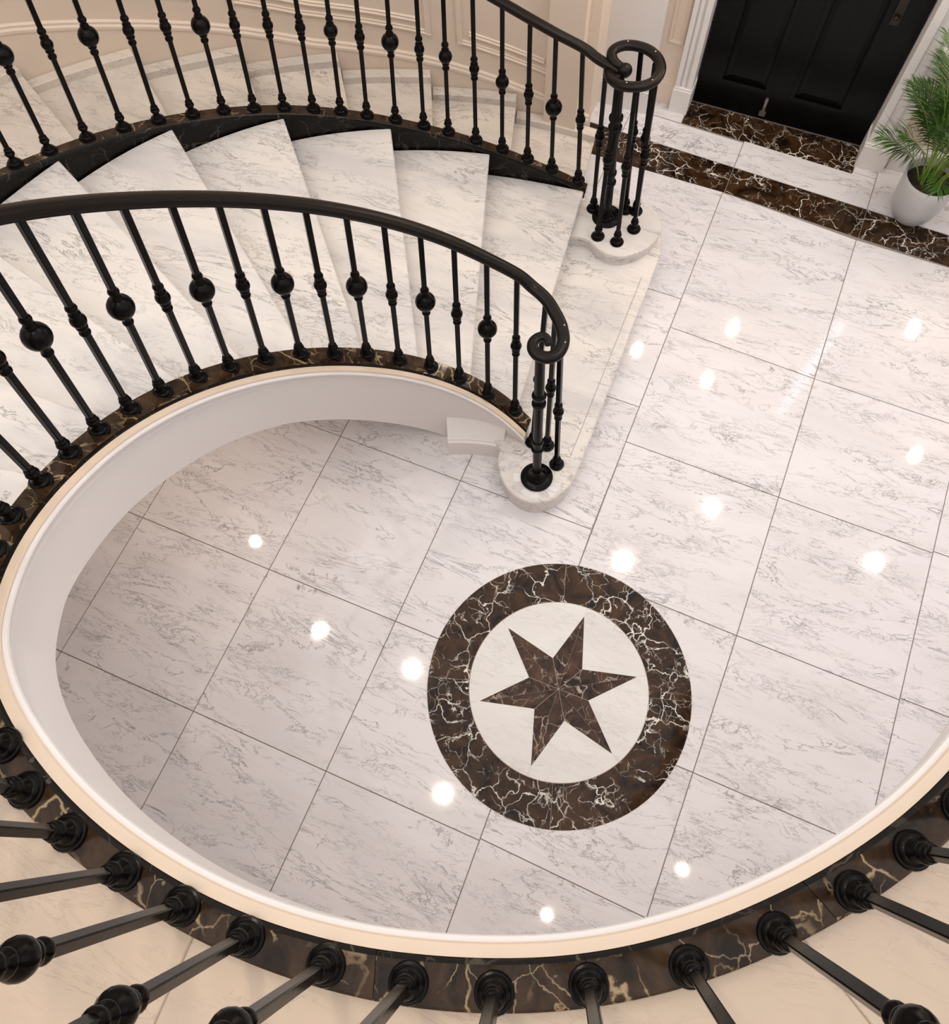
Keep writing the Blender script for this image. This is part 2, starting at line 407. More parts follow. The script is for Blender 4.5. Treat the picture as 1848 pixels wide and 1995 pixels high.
bm = bmesh.new()
box(bm, 0.10, 0.55, 1.64, 1.80, 0, 3.0); box(bm, -0.1, 0.10, 1.0, 1.80, 0, 3.0)
box(bm, 0.55, 1.80, 1.76, 1.90, 0, 3.0); box(bm, 0.55, 1.80, 1.64, 1.76, 1.68, 3.0); box(bm, 1.80, 6.0, 1.60, 1.80, 0, 3.0)
wb = struct('wall_back', bm, M_WALL)
bm = bmesh.new(); box(bm, 0.08, 0.40, 1.50, 1.645, 0, 3.0)
p = obj('pilaster', bm, M_TRIMW, wb)
bm = bmesh.new(); box(bm, 0.07, 0.41, 1.485, 1.50, 0, 0.15); box(bm, 0.075, 0.405, 1.49, 1.50, 0.15, 0.17); obj('pilaster_base', bm, M_TRIMW, p)
def rect_frame(x0, x1, z0, z1, y, w_=0.022, d=0.012, m=M_WALL, parent=None, name='panel_moulding'):
    bm = bmesh.new()
    for off, ww, dd in ((0, w_, d * 0.6), (w_ * 0.3, w_ * 0.4, d)):
        a0, a1, b0, b1 = x0 + off, x1 - off, z0 + off, z1 - off
        box(bm, a0, a0 + ww, y - dd, y, b0, b1); box(bm, a1 - ww, a1, y - dd, y, b0, b1)
        box(bm, a0 + ww, a1 - ww, y - dd, y, b0, b0 + ww); box(bm, a0 + ww, a1 - ww, y - dd, y, b1 - ww, b1)
    return obj(name, bm, m, parent)
rect_frame(0.435, 0.53, 0.40, 2.3, 1.64, 0.02, 0.014, M_WALL, wb)
def base(x0, x1, y, h=0.15, d=0.02, name='skirting_board', par=None, m=M_TRIMW):
    bm = bmesh.new(); box(bm, x0, x1, y - d, y, 0, h); box(bm, x0, x1, y - d * 0.7, y, h, h + 0.02); box(bm, x0, x1, y - d * 0.35, y, h + 0.02, h + 0.035)
    return obj(name, bm, m, par)
base(0.41, 0.55, 1.64, par=wb, m=M_WALL); base(1.90, 6.0, 1.60, 0.15, par=wb)
rect_frame(2.32, 3.2, 0.42, 2.3, 1.60, 0.03, 0.012, M_TRIMW, wb)
# door casings
def casing(x0, x1, yf, yb, side):
    bm = bmesh.new(); w_ = x1 - x0
    box(bm, x0, x1, yf + 0.02, yb, 0.17, 1.74)
    if side < 0: cuts = ((0.0, 0.25, 0.0), (0.35, 0.55, 0.008), (0.7, 1.0, 0.004))
    else: cuts = ((0.0, 0.3, 0.004), (0.45, 0.65, 0.008), (0.75, 1.0, 0.0))
    for a, b, d in cuts: box(bm, x0 + w_ * a, x0 + w_ * b, yf + d, yf + 0.02, 0.17, 1.74)
    o = obj('casing', bm, M_TRIMW, wb)
    bm = bmesh.new(); box(bm, x0 - 0.006, x1 + 0.006, yf - 0.01, yb, 0, 0.155); box(bm, x0 - 0.003, x1 + 0.003, yf - 0.004, yb, 0.155, 0.17)
    obj('plinth_block', bm, M_TRIMW, o)
bm = bmesh.new(); box(bm, 0.545, 1.875, 1.58, 1.64, 1.66, 1.74); box(bm, 0.54, 1.88, 1.57, 1.64, 1.74, 1.76); obj('door_head', bm, M_TRIMW, wb)
casing(0.545, 0.648, 1.58, 1.76, -1); casing(1.725, 1.875, 1.54, 1.76, 1)

# door
bm = bmesh.new(); box(bm, 0.655, 1.718, 1.705, 1.75, 0.006, 1.67)
door = struct('door_1', bm, M_DOOR)
for x0, x1 in ((0.775, 1.09), (1.215, 1.545)):
    bm = bmesh.new()
    z0, z1 = 0.19, 1.50
    # raised field with bevelled edge
    pts_o = [(x0 + 0.03, z0 + 0.03), (x1 - 0.03, z0 + 0.03), (x1 - 0.03, z1 - 0.03), (x0 + 0.03, z1 - 0.03)]
    pts_i = [(x0 + 0.065, z0 + 0.065), (x1 - 0.065, z0 + 0.065), (x1 - 0.065, z1 - 0.065), (x0 + 0.065, z1 - 0.065)]
    vo = [bm.verts.new((x, 1.7045, z)) for x, z in pts_o]; vi = [bm.verts.new((x, 1.694, z)) for x, z in pts_i]
    for i in range(4): j = (i + 1) % 4; bm.faces.new((vo[i], vo[j], vi[j], vi[i]))
    bm.faces.new(vi); bm.faces.new(vo[::-1]); fixn(bm)
    pn = obj('door_panel', bm, M_DOOR, door)
    bm = bmesh.new()
    for a0, a1, b0, b1 in ((x0, x1, z0, z0 + 0.024), (x0, x1, z1 - 0.024, z1), (x0, x0 + 0.024, z0 + 0.024, z1 - 0.024), (x1 - 0.024, x1, z0 + 0.024, z1 - 0.024)):
        box(bm, a0, a1, 1.688, 1.7045, b0, b1)
    obj('panel_moulding', bm, M_DOOR, door)
bm = bmesh.new(); box(bm, 1.145, 1.157, 1.698, 1.7045, 0.02, 1.66); obj('meeting_bead', bm, M_DOOR, door)
bm = bmesh.new(); box(bm, 1.555, 1.60, 1.69, 1.7045, 0.76, 1.08); lathe(bm, [(0.012, 0), (0.017, 0.006), (0.017, 0.012), (0.008, 0.016)], 12, 1.577, 1.684, 0.80)
obj('handle_plate', bm, M_DOORH, door)
bm = bmesh.new(); box(bm, 1.086, 1.104, 1.692, 1.7045, 0.055, 0.155); lathe(bm, [(0.004, 0), (0.008, 0.004), (0.009, 0.02), (0.004, 0.035)], 10, 1.095, 1.688, 0.09); box(bm, 1.075, 1.115, 1.694, 1.7045, 0.03, 0.06)
obj('foot_bolt', bm, M_STEEL, door)

# outer shell of the hall, upper storey and ceiling
bm = bmesh.new(); box(bm, 6.0, 6.15, -7.0, 7.0, 0, 4.9); struct('wall_right', bm, M_WALL)
bm = bmesh.new(); box(bm, -5.15, -5.0, -7.0, 7.0, 0, 4.9); struct('wall_far_left', bm, M_WALL)
bm = bmesh.new(); box(bm, -5.0, 6.0, -7.15, -7.0, 0, 4.9); struct('wall_front', bm, M_WALL)
bm = bmesh.new(); box(bm, -5.0, 6.0, 7.0, 7.15, 0, 4.9); struct('wall_upper_back', bm, M_WALL)
bm = bmesh.new(); box(bm, -5.15, 6.15, -7.15, 7.15, 4.92, 5.05); struct('ceiling', bm, M_CEIL)

SOFZ = 0.49 + 0.0128 * (170.4 - 110) - 0.372
# recessed downlights (seen as their reflections in the polished floor)
LP = [(-1.48, -1.61), (-0.35, -1.60), (0.47, -2.65), (1.36, 0.42), (2.10, 1.43), (3.97, 1.46)]
M_LAMP, nt, b = mat('lamp_glow')
b.inputs['Emission Color'].default_value = (1.0, 0.93, 0.82, 1); b.inputs['Emission Strength'].default_value = 130
bm = bmesh.new(); lathe(bm, [(0.045, 0), (0.06, 0.004), (0.075, 0.004), (0.078, 0.012), (0.06, 0.02)], 20, 0, 0, -0.012)
l0 = thing('ceiling_downlight', 'small round recessed downlight in the ceiling above the hall', 'ceiling light', (LP[0][0], LP[0][1], 4.92), 'downlights reflected in the floor')
tr = obj('trim_ring', bm, M_TRIMW, l0)
bm = bmesh.new(); lathe(bm, [(0.046, 0.0), (0.046, 0.004)], 20, 0, 0, -0.014); gl = obj('lamp_glass', bm, M_LAMP, l0)
for x, y in LP[1:]:
    c = l0.copy(); C.objects.link(c); c.location = (x, y, 4.92)
    for ch in (tr, gl):
        d = ch.copy(); C.objects.link(d); d.parent = c
for i, (x, y) in enumerate(LP):
    l = D.lights.new('downlight_beam', 'SPOT'); l.energy = 150 if i == 3 else 70; l.color = (1.0, 0.86, 0.7); l.spot_size = R(120); l.spot_blend = 0.8; l.shadow_soft_size = 0.06
    o = D.objects.new('downlight_beam', l); C.objects.link(o); o.location = (x, y, 4.895)
# small recessed lights in the soffits of the flight and the landing, small globes on the entrance wall
def soffit_light(x, y, z, r, label, pw=6):
    t = thing('soffit_light', label, 'recessed light', (x, y, z))
    bm = bmesh.new(); lathe(bm, [(r, 0), (r * 1.3, 0.002), (r * 1.35, 0.006), (r, 0.01)], 20, 0, 0, -0.008); obj('trim_ring', bm, M_TRIMW, t)
    bm = bmesh.new(); lathe(bm, [(r * 0.97, 0.0), (r * 0.97, 0.003)], 20, 0, 0, -0.0095); obj('lamp_glass', bm, M_LAMP, t)
    l = D.lights.new('soffit_beam', 'SPOT'); l.energy = pw; l.color = (1.0, 0.76, 0.56); l.spot_size = R(165); l.spot_blend = 1.0; l.shadow_soft_size = 0.03
    o = D.objects.new('soffit_beam', l); C.objects.link(o); o.location = (x, y, z - 0.03)
soffit_light(1.60, -3.10, 1.858, 0.030, 'recessed light under the landing edge near the lowest point of the well')
soffit_light(2.30, -2.525, 1.858, 0.030, 'recessed light under the right part of the landing')
soffit_light(-0.885, -1.80, SOFZ, 0.026, 'recessed light under the curved flight on the left', 16)
for i, (x, y, z, lab) in enumerate(((1.456, 1.55, 2.58, 'small globe light high above the black door'), (0.767, 1.55, 2.48, 'small globe light above the left side of the door'), (1.466, 1.55, 1.77, 'small globe light just over the door head'), (2.63, 1.55, 1.17, 'small globe light on the wall right of the palm'), (3.37, 1.55, 2.68, 'small globe light high on the wall far right'))):
    t = thing('wall_light', lab, 'wall light', (x, y, z))
    yb = 1.60 if x > 1.8 else (1.76 if x > 0.55 else 1.64)
    bm = bmesh.new(); box(bm, -0.012, 0.012, 0.03, yb - y, -0.01, 0.01); box(bm, -0.04, 0.04, yb - y - 0.012, yb - y, -0.05, 0.05); obj('bracket', bm, M_DOORH, t)
    bm = bmesh.new(); bmesh.ops.create_uvsphere(bm, u_segments=16, v_segments=10, radius=0.028); obj('globe', bm, M_LAMP, t, True)
    l = D.lights.new('wall_light_glow', 'POINT'); l.energy = 10; l.color = (1.0, 0.78, 0.56); l.shadow_soft_size = 0.04
    o = D.objects.new('wall_light_glow', l); C.objects.link(o); o.location = (x, y - 0.06, z)
# tall narrow side window right of the door, its glass bright with daylight
M_SKYL, nt, b = mat('daylit_glass'); b.inputs['Emission Color'].default_value = (0.80, 0.88, 1.0, 1); b.inputs['Emission Strength'].default_value = 7
bm = bmesh.new(); box(bm, 2.15, 2.235, 1.590, 1.5995, 0.8, 2.85); win = struct('window_1', bm, M_SKYL)
bm = bmesh.new(); box(bm, 2.13, 2.15, 1.57, 1.5995, 0.78, 2.87); box(bm, 2.235, 2.255, 1.57, 1.5995, 0.78, 2.87); box(bm, 2.15, 2.235, 1.57, 1.5995, 0.78, 0.8); box(bm, 2.15, 2.235, 1.57, 1.5995, 2.85, 2.87)
for z in (1.2, 1.6, 2.0, 2.4): box(bm, 2.15, 2.235, 1.575, 1.5899, z, z + 0.012)
obj('window_frame', bm, M_TRIMW, win)

# ------------------------------------------------------------------ lower curved staircase
st = thing('curved_staircase', 'curved white marble staircase rising left between two dark stone strings, with rounded starting steps', 'staircase', (CX, CY, 0))
def local(o, root): o.location = -root.location if o.parent is root else o.location
def add(name, bm, m, parent, smooth=False):
    bmesh.ops.translate(bm, verts=bm.verts, vec=-parent.location)
    return obj(name, bm, m, parent, smooth)
S1 = [(0.482, -1.109), (0.490, -1.150), (0.508, -1.195), (0.535, -1.237), (0.57, -1.270), (0.60, -1.292), (0.635, -1.308), (0.675, -1.318), (0.712, -1.317), (0.742, -1.309), (0.766, -1.297), (0.798, -1.274), (0.824, -1.244), (0.848, -1.205), (0.863, -1.155), (0.868, -1.065),
      (0.867, -0.871), (0.86, -0.478), (0.853, -0.113), (0.849, 0.14), (0.842, 0.36), (0.80, 0.50), (0.70, 0.60), (0.55, 0.64), (0.36, 0.56), (0.24, 0.45), (0.28, 0.0), (0.33, -0.5), (0.40, -1.03)]
bm = bmesh.new(); prism(bm, S1, 0.0, 0.122); riser1 = add('starting_step_riser', bm, M_TREAD, st)
def grow(poly, d):
    a = sum(poly[i][0] * poly[(i + 1) % len(poly)][1] - poly[(i + 1) % len(poly)][0] * poly[i][1] for i in range(len(poly)))
    if a < 0: poly = poly[::-1]
    out = []; n = len(poly)
    for i in range(n):
        p0, p, p1 = Vector(poly[i - 1]), Vector(poly[i]), Vector(poly[(i + 1) % n])
        e0 = (p - p0).normalized(); e1 = (p1 - p).normalized(); n0 = Vector((e0.y, -e0.x)); n1 = Vector((e1.y, -e1.x)); b = (n0 + n1).normalized()
        out.append(tuple(p + b * (d / max(0.5, b.dot(n0)))))
    return out
bm = bmesh.new(); prism(bm, grow(S1, 0.008), 0.122, 0.15, 0.006); s1 = add('starting_step_tread', bm, M_TREAD, st)
# nosing slabs let into the starting step around the post foot
for k in range(7):
    a0, a1 = 190 + 27 * k, 190 + 27 * k + 26.0
    P0 = (0.702, -1.186); pts = []
    for q in range(4): a = R(a0 + (a1 - a0) * q / 3); pts.append((P0[0] + 0.075 * math.cos(a), P0[1] + 0.075 * math.sin(a)))
    for q in range(3, -1, -1): a = R(a0 + (a1 - a0) * q / 3); rr = 0.116 if a1 < 350 else 0.125; pts.append((P0[0] + rr * math.cos(a), P0[1] + rr * math.sin(a)))
    bm = bmesh.new(); prism(bm, pts, 0.1495, 0.1508); add('nosing_stone', bm, (M_DISC, M_TREAD, M_FLOOR)[k % 3], st)
bm = bmesh.new(); prism(bm, [(0.815, -1.02), (0.8190, -1.02), (0.805, 0.16), (0.801, 0.16)], 0.1495, 0.1506); add('nosing_joint', bm, M_JOINT, st)
CT = [(0.332, 0.214), (0.40, 0.235), (0.44, 0.238), (0.470, 0.232), (0.50, 0.214), (0.526, 0.197), (0.558, 0.184), (0.592, 0.178), (0.622, 0.179), (0.649, 0.185), (0.682, 0.202), (0.709, 0.224), (0.74, 0.253), (0.763, 0.285), (0.784, 0.322), (0.796, 0.363), (0.803, 0.397), (0.804, 0.43), (0.799, 0.46), (0.785, 0.495),
      (0.749, 0.54), (0.70, 0.565), (0.62, 0.575), (0.50, 0.56), (0.38, 0.50), (0.31, 0.45)]
bm = bmesh.new(); prism(bm, CT, 0.15, 0.21); add('curtail_step_riser', bm, M_TREAD, st)
bm = bmesh.new(); prism(bm, grow(CT, 0.007), 0.21, 0.235, 0.005); add('curtail_step_tread', bm, M_TREAD, st)
TH = [97, 109, 120.5, 132, 143.5, 155, 167, 181, 194, 207, 220, 233, 246]
Z = [0.30 + 0.147 * k for k in range(12)] + [2.04]
for k in range(12):
    t0, t1, z = TH[k], TH[k + 1], Z[k]
    rin = lambda t: ROUT(t) - 0.012
    rout = lambda t: RSI(t) + 0.004
    add('tread', sector(t0 - 0.45, t1 + 0.8, rin, rout, z - 0.026, z, 8, 0.005), M_TREAD, st)
    zb = 0.15 if k == 0 else Z[k - 1]
    add('riser', sector(t0 + 0.3, t0 + 1.0, rin, rout, zb, z - 0.03, 1), M_TREAD, st)
add('riser', sector(246.3, 247.0, rin, lambda t: 2.6, Z[11], 2.01, 1), M_TREAD, st)
for a, b in ((245.6, 272.23), (272.26, 329.0), (329.03, 385)):
    add('landing_slab', sector(a, b, lambda t: ROUT(t) - 0.012, lambda t: 2.75, 1.99, 2.04, 20, 0.003), M_LAND, st)
# dark coping along the inner and the outer string
def coping(t0, t1, ri, ro, parent):
    bm = bmesh.new()
    ring_sweep(bm, t0, t1, lambda t: [(ri(t) + 0.004, zs(t) - 0.03), (ro(t) - 0.004, zs(t) - 0.03), (ro(t), zs(t) - 0.024), (ro(t), zs(t) - 0.006), (ro(t) - 0.006, zs(t)), (ri(t) + 0.008, zs(t)), (ri(t), zs(t) - 0.008), (ri(t), zs(t) - 0.024)], 1.5)
    cs = add('coping_stone', bm, M_COPE, parent)
    bm = bmesh.new()
    ring_sweep(bm, t0, t1, lambda t: [(ri(t) - 0.0015, zs(t) - 0.027), (ri(t) + 0.002, zs(t) - 0.031), (ri(t) + 0.008, zs(t) - 0.031), (ri(t) + 0.008, zs(t) + 0.0012), (ri(t) + 0.002, zs(t) - 0.003), (ri(t) - 0.0015, zs(t) - 0.009)], 1.5)
    add('coping_edge', bm, M_STRING, parent)
cuts = [92.5, 112, 133, 155, 178, 202, 226, 250, 271, 291, 311, 332, 355, 385]
for a, b in zip(cuts, cuts[1:]): coping(a, b - 0.06, RIN, ROUT, st)
def zbot(t): return max(0.02 if t < 112 else 0.0, zs(t) - 0.36)
bm = bmesh.new()
ring_sweep(bm, 93.0, 247, lambda t: [(ROUT(t) - 0.028, max(0.152 if t < 99 else 0.02, zs(t) - 0.34)), (ROUT(t) - 0.008, max(0.152 if t < 99 else 0.02, zs(t) - 0.34)), (ROUT(t) - 0.008, zs(t) - 0.03), (ROUT(t) - 0.028, zs(t) - 0.03)], 2)
add('inner_string', bm, M_STRING, st)
# outer string
cuts = [96.3, 111, 126, 141, 156, 171, 186, 200]
for a, b in zip(cuts, cuts[1:]): coping(a, b - 0.04, RSI, RSO, st)
bm = bmesh.new()
ring_sweep(bm, 96.45, 200, lambda t: [(RSI(t) + 0.012, max(0.236, zs(t) - 0.34)), (RSO(t) - 0.010, max(0.236 if t < 99 else 0.0, zs(t) - 0.34)), (RSO(t) - 0.010, zs(t) - 0.03), (RSI(t) + 0.012, zs(t) - 0.03)], 2)
add('outer_string', bm, M_STRING, st)
# white fascia of the open well
FH = [(92, 0.9), (115.9, 0.9), (116, 0.58), (117, 0.555), (130, 0.51), (142, 0.46), (154, 0.41), (167, 0.39), (180, 0.38), (194, 0.35), (205, 0.33), (215, 0.30), (236, 0.29), (255, 0.28), (275, 0.29), (286, 0.28), (297, 0.23), (307, 0.16), (338, 0.16), (385, 0.16)]
def fh(t): return min(lerp(FH, t), zs(t) - (0.152 if t < 98 else 0.001))
bm = bmesh.new()
ring_sweep(bm, 92.6, 385, lambda t: [(RIN(t) - 0.010, zs(t) - 0.06), (RIN(t) - 0.010, zs(t) - fh(t)), (ROUT(t) - 0.03, zs(t) - fh(t)), (ROUT(t) - 0.03, zs(t) - 0.032), (RIN(t) + 0.01, zs(t) - 0.032)], 1.5)
add('fascia', bm, M_PLASTER, st, True)
bm = bmesh.new()
ring_sweep(bm, 92.6, 385, lambda t: [(RIN(t) - 0.009, zs(t) - 0.098), (RIN(t) - 0.014, zs(t) - 0.098), (RIN(t) - 0.0145, zs(t) - 0.088), (RIN(t) - 0.011, zs(t) - 0.084), (RIN(t) - 0.011, zs(t) - 0.072), (RIN(t) - 0.021, zs(t) - 0.064), (RIN(t) - 0.024, zs(t) - 0.052), (RIN(t) - 0.021, zs(t) - 0.044),
    (RIN(t) - 0.020, zs(t) - 0.042), (RIN(t) - 0.036, zs(t) - 0.036), (RIN(t) - 0.039, zs(t) - 0.030), (RIN(t) - 0.037, zs(t) - 0.024), (RIN(t) - 0.024, zs(t) - 0.020), (RIN(t) - 0.002, zs(t) - 0.020), (RIN(t) - 0.002, zs(t) - 0.05)], 1.5)
add('fascia_moulding', bm, M_PLASTER, st)
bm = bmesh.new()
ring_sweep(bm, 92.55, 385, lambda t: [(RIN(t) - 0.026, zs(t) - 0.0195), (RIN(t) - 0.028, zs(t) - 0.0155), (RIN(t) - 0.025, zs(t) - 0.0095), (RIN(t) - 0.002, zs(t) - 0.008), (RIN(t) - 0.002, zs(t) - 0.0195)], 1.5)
add('ledge', bm, M_WARMLIT, st)
bm = bmesh.new()
ring_sweep(bm, 98.6, 115.0, lambda t: [(0.978, 0.0), (1.12, 0.0), (1.12, 0.21), (RIN(t) - 0.011, 0.21), (1.000, 0.142), (0.994, 0.138), (0.992, 0.130), (0.981, 0.124)], 1.5)
add('well_plinth', bm, M_PLASTER, st)
# plaster soffit under the flight and landing
bm = bmesh.new()
ring_sweep(bm, 119, 247, lambda t: [(ROUT(t) - 0.03, zs(t) - 0.37), (2.68, zs(t) - 0.37), (2.68, zs(t) - 0.35), (ROUT(t) - 0.03, zs(t) - 0.35)], 3)
add('soffit', bm, M_PLASTER, st)
bm = bmesh.new(); ring_sweep(bm, 247.2, 385, lambda t: [(ROUT(t) - 0.03, 1.86), (2.7, 1.86), (2.7, 1.985), (ROUT(t) - 0.03, 1.985)], 4)
add('landing_soffit', bm, M_PLASTER, st)

# ------------------------------------------------------------------ wall side flight
st2 = thing('wall_side_staircase', 'narrower pale marble flight behind the far iron balustrade, climbing along the curved wall', 'staircase', (CX, CY, 0))
WT = [97.7 + 9.0 * k for k in range(10)]
for k in range(9):
    z = 0.15 + 0.113 * k
    t0, t1 = WT[k], WT[k + 1]
    ri = lambda t: RSO(t) + 0.003
    ro = lambda t: RWALL(t) - 0.02
    if k == 0: z = 0.15
    add('tread', sector(t0 - 0.3, t1 + 0.6, ri, ro, z - 0.028, z, 6, 0.004), M_TREAD2, st2)
    add('riser', sector(t0 + 0.25, t0 + 0.8, ri, ro, 0.0 if k == 0 else 0.15 + 0.113 * (k - 1), z - 0.028, 1), M_TREAD2, st2)
    add('wall_string', sector(t0 - 0.3, t1 - 0.35, lambda t: RWALL(t) - 0.085, ro, z + 0.0004, z + 0.045, 6, 0.004), M_TREAD2, st2)

# ------------------------------------------------------------------ balustrades
def foot_mesh():
    bm = bmesh.new(); lathe(bm, [(0.037, 0), (0.038, 0.004), (0.036, 0.009), (0.031, 0.010), (0.032, 0.014), (0.029, 0.019), (0.023, 0.021), (0.021, 0.027), (0.015, 0.034), (0.0135, 0.042), (0.015, 0.048), (0.020, 0.051), (0.022, 0.057), (0.020, 0.063), (0.0155, 0.066), (0.0155, 0.070), (0.018, 0.073), (0.017, 0.078), (0.0125, 0.081)], 22)
    return bm
def knuckle_mesh(r):
    bm = bmesh.new(); p = [(0.0125, -r - 0.040), (0.017, -r - 0.034), (0.0185, -r - 0.028), (0.017, -r - 0.022), (0.013, -r - 0.017), (0.0135, -r - 0.012), (0.0185, -r - 0.006), (0.019, -r), (0.0165, -r + 0.004)]
    n = 10
    for i in range(n + 1):
        a = -PI / 2 + PI * i / n
        rr = r * math.cos(a); z = r * 0.98 * math.sin(a)
        if rr > 0.0165: p.append((rr, z))
    p += [(0.0165, r - 0.004), (0.019, r), (0.0185, r + 0.006), (0.0135, r + 0.012), (0.013, r + 0.017), (0.017, r + 0.022), (0.0185, r + 0.028), (0.017, r + 0.034), (0.0125, r + 0.040)]
    lathe(bm, p, 20); return bm
def bar_mesh(H=0.86, s=0.0105):
    bm = bmesh.new(); b = 0.0025
    sec = [(-s, -s + b), (-s + b, -s), (s - b, -s), (s, -s + b), (s, s - b), (s - b, s), (-s + b, s), (-s, s - b)]
    lo = [bm.verts.new((x, y, 0.02)) for x, y in sec]; hi = [bm.verts.new((x, y, H)) for x, y in sec]
    for i in range(8): j = (i + 1) % 8; bm.faces.new((lo[i], lo[j], hi[j], hi[i]))
    bm.faces.new(lo[::-1]); bm.faces.new(hi); return bm
def mesh_of(bm, m, name, smooth=True):
    me = D.meshes.new(name); bm.normal_update(); bm.to_mesh(me); bm.free(); me.materials.append(m)
    if smooth:
        for p in me.polygons: p.use_smooth = True
        try: me.set_sharp_from_angle(angle=R(50))
        except Exception: pass
    return me
ME_BAR = mesh_of(bar_mesh(), M_IRON, 'baluster', False); ME_FOOT = mesh_of(foot_mesh(), M_IRON, 'foot')
ME_BIG = mesh_of(knuckle_mesh(0.043), M_IRON, 'ball'); ME_SMALL = mesh_of(knuckle_mesh(0.0255), M_IRON, 'ball'); ME_LAND = mesh_of(knuckle_mesh(0.028), M_IRON, 'ball'); ME_MED = mesh_of(knuckle_mesh(0.034), M_IRON, 'ball')
def baluster(root, base, lean, H, ball, kfrac=0.54, th=None, zscale=True, name='baluster'):
    ax = Vector((lean[0], lean[1], H)); L = ax.length
    q = Vector((0, 0, 1)).rotation_difference(ax)
    rz = Matrix.Rotation(math.atan2(base[1] - CY, base[0] - CX), 4, 'Z')
    o = D.objects.new(name, ME_BAR); C.objects.link(o); o.parent = root
    mm = Matrix.Translation(Vector(base) - root.location) @ q.to_matrix().to_4x4() @ rz @ Matrix.Diagonal((1, 1, L / 0.86, 1))
    o.matrix_local = mm
    f = D.objects.new('foot', ME_FOOT); C.objects.link(f); f.parent = o
    f.matrix_parent_inverse = Matrix(); f.matrix_local = Matrix.Diagonal((1, 1, 0.86 / L, 1))
    if ball is not None:
        k = D.objects.new('ball', ball); C.objects.link(k); k.parent = o
        k.matrix_local = Matrix.Translation((0, 0, kfrac * 0.86)) @ Matrix.Diagonal((1, 1, 0.86 / L, 1))
    return o
def rivet(root, x, y, z):
    bm = bmesh.new(); lathe(bm, [(0.0045, 0), (0.004, 0.002), (0.0018, 0.003)], 10, x - root.location.x, y - root.location.y, z - root.location.z); obj('rivet', bm, M_STEEL, root)
RAILP = [(-0.021, -0.004), (-0.019, -0.010), (-0.012, -0.012), (-0.012, -0.018), (0.012, -0.018), (0.012, -0.012), (0.019, -0.010), (0.021, -0.004), (0.021, 0.003), (0.018, 0.009), (0.010, 0.013), (0, 0.014), (-0.010, 0.013), (-0.018, 0.009), (-0.021, 0.003)]

INNER = [(0.496, -0.966, 0.321, -0.046, 0.096), (0.361, -0.984, 0.412, -0.026, 0.083), (0.224, -0.999, 0.501, -0.002, 0.052), (0.097, -1.037, 0.586, 0.020, 0.034), (-0.021, -1.105, 0.673, 0.043, 0.020), (-0.135, -1.174, 0.757, 0.056, 0.022), (-0.229, -1.275, 0.844, 0.068, 0.022), (-0.322, -1.371, 0.928, 0.081, 0.022), (-0.406, -1.484, 1.016, 0.094, 0.028), (-0.467, -1.610, 1.103, 0.093, 0.043), (-0.516, -1.730, 1.183, 0.092, 0.048), (-0.562, -1.867, 1.272, 0.100, 0.073), (-0.578, -2.002, 1.354, 0.079, 0.087), (-0.579, -2.139, 1.438, 0.065, 0.107), (-0.568, -2.272, 1.519, 0.057, 0.111), (-0.536, -2.413, 1.606, 0.044, 0.093), (-0.459, -2.552, 1.702, 0.031, 0.075)]
for t in (211.5, 218.5, 225, 231.2, 237):
    q = pt(t, (RIN(t) + ROUT(t)) / 2, zs(t)); INNER.append((q.x, q.y, q.z, 0.025, 0.065))
INNER += [(0.134, -3.015, 2.070, 0.018, 0.057), (0.229, -3.071, 2.070, 0.005, 0.040), (0.355, -3.105, 2.070, -0.008, 0.022), (0.494, -3.123, 2.070, 0.014, -0.021), (0.632, -3.131, 2.070, 0.017, -0.021), (0.771, -3.129, 2.070, 0.027, -0.022), (0.933, -3.112, 2.070, -0.007, 0.005), (1.087, -3.078, 2.070, -0.027, 0.010), (1.239, -3.031, 2.070, -0.029, -0.004), (1.394, -2.952, 2.070, -0.054, -0.032), (1.558, -2.856, 2.070, -0.051, -0.072), (1.696, -2.742, 2.070, -0.015, -0.071), (1.816, -2.618, 2.070, -0.002, -0.087), (1.908, -2.505, 2.070, -0.005, -0.039), (1.965, -2.385, 2.070, -0.005, -0.039), (2.02, -2.25, 2.07, 0, -0.03), (2.06, -2.10, 2.07, 0, 0)]
H = 0.86
bi = thing('inner_balustrade', 'black iron balustrade around the open stairwell, starting in a small tight scroll', 'balustrade', (0.702, -1.186, 0.15))
tops = []
for i, (x, y, z, lx, ly) in enumerate(INNER):
    b_ = Vector((x - CX, y - CY)); r = b_.length; t = math.degrees(math.atan2(b_.y, b_.x)) % 360
    mid = (RIN(t) + ROUT(t)) / 2; r2 = min(max(r, mid - 0.012), mid + 0.012); b2 = b_ * (r2 / r)
    x2, y2 = CX + b2.x, CY + b2.y; zt = zs(t) if t > 60 else 2.07
    tops.append(Vector((x + lx, y + ly, z + H + 0.034)))
    baluster(bi, (x2, y2, zt - 0.001), (x + lx - x2, y + ly - y2), z + H + 0.02 - zt, (ME_LAND if t > 200 or t < 60 else ME_SMALL if i % 2 == 0 else ME_BIG), 0.54 if t < 200 and t > 60 else 0.645)
for _ in range(3):
    tops = [tops[0]] + [(a + b * 2 + c) / 4 for a, b, c in zip(tops, tops[1:], tops[2:])] + [tops[-1]]
VI = [(0.667, -1.090, 1.155), (0.652, -1.066, 1.155), (0.632, -1.060, 1.152), (0.615, -1.072, 1.148), (0.607, -1.097, 1.146), (0.618, -1.125, 1.145), (0.648, -1.142, 1.145), (0.688, -1.136, 1.145), (0.714, -1.103, 1.146), (0.713, -1.048, 1.148), (0.682, -0.990, 1.150), (0.637, -0.941, 1.153), (0.582, -0.896, 1.158), (0.513, -0.868, 1.168)]
path = spline([Vector(v) for v in VI] + tops, 6)
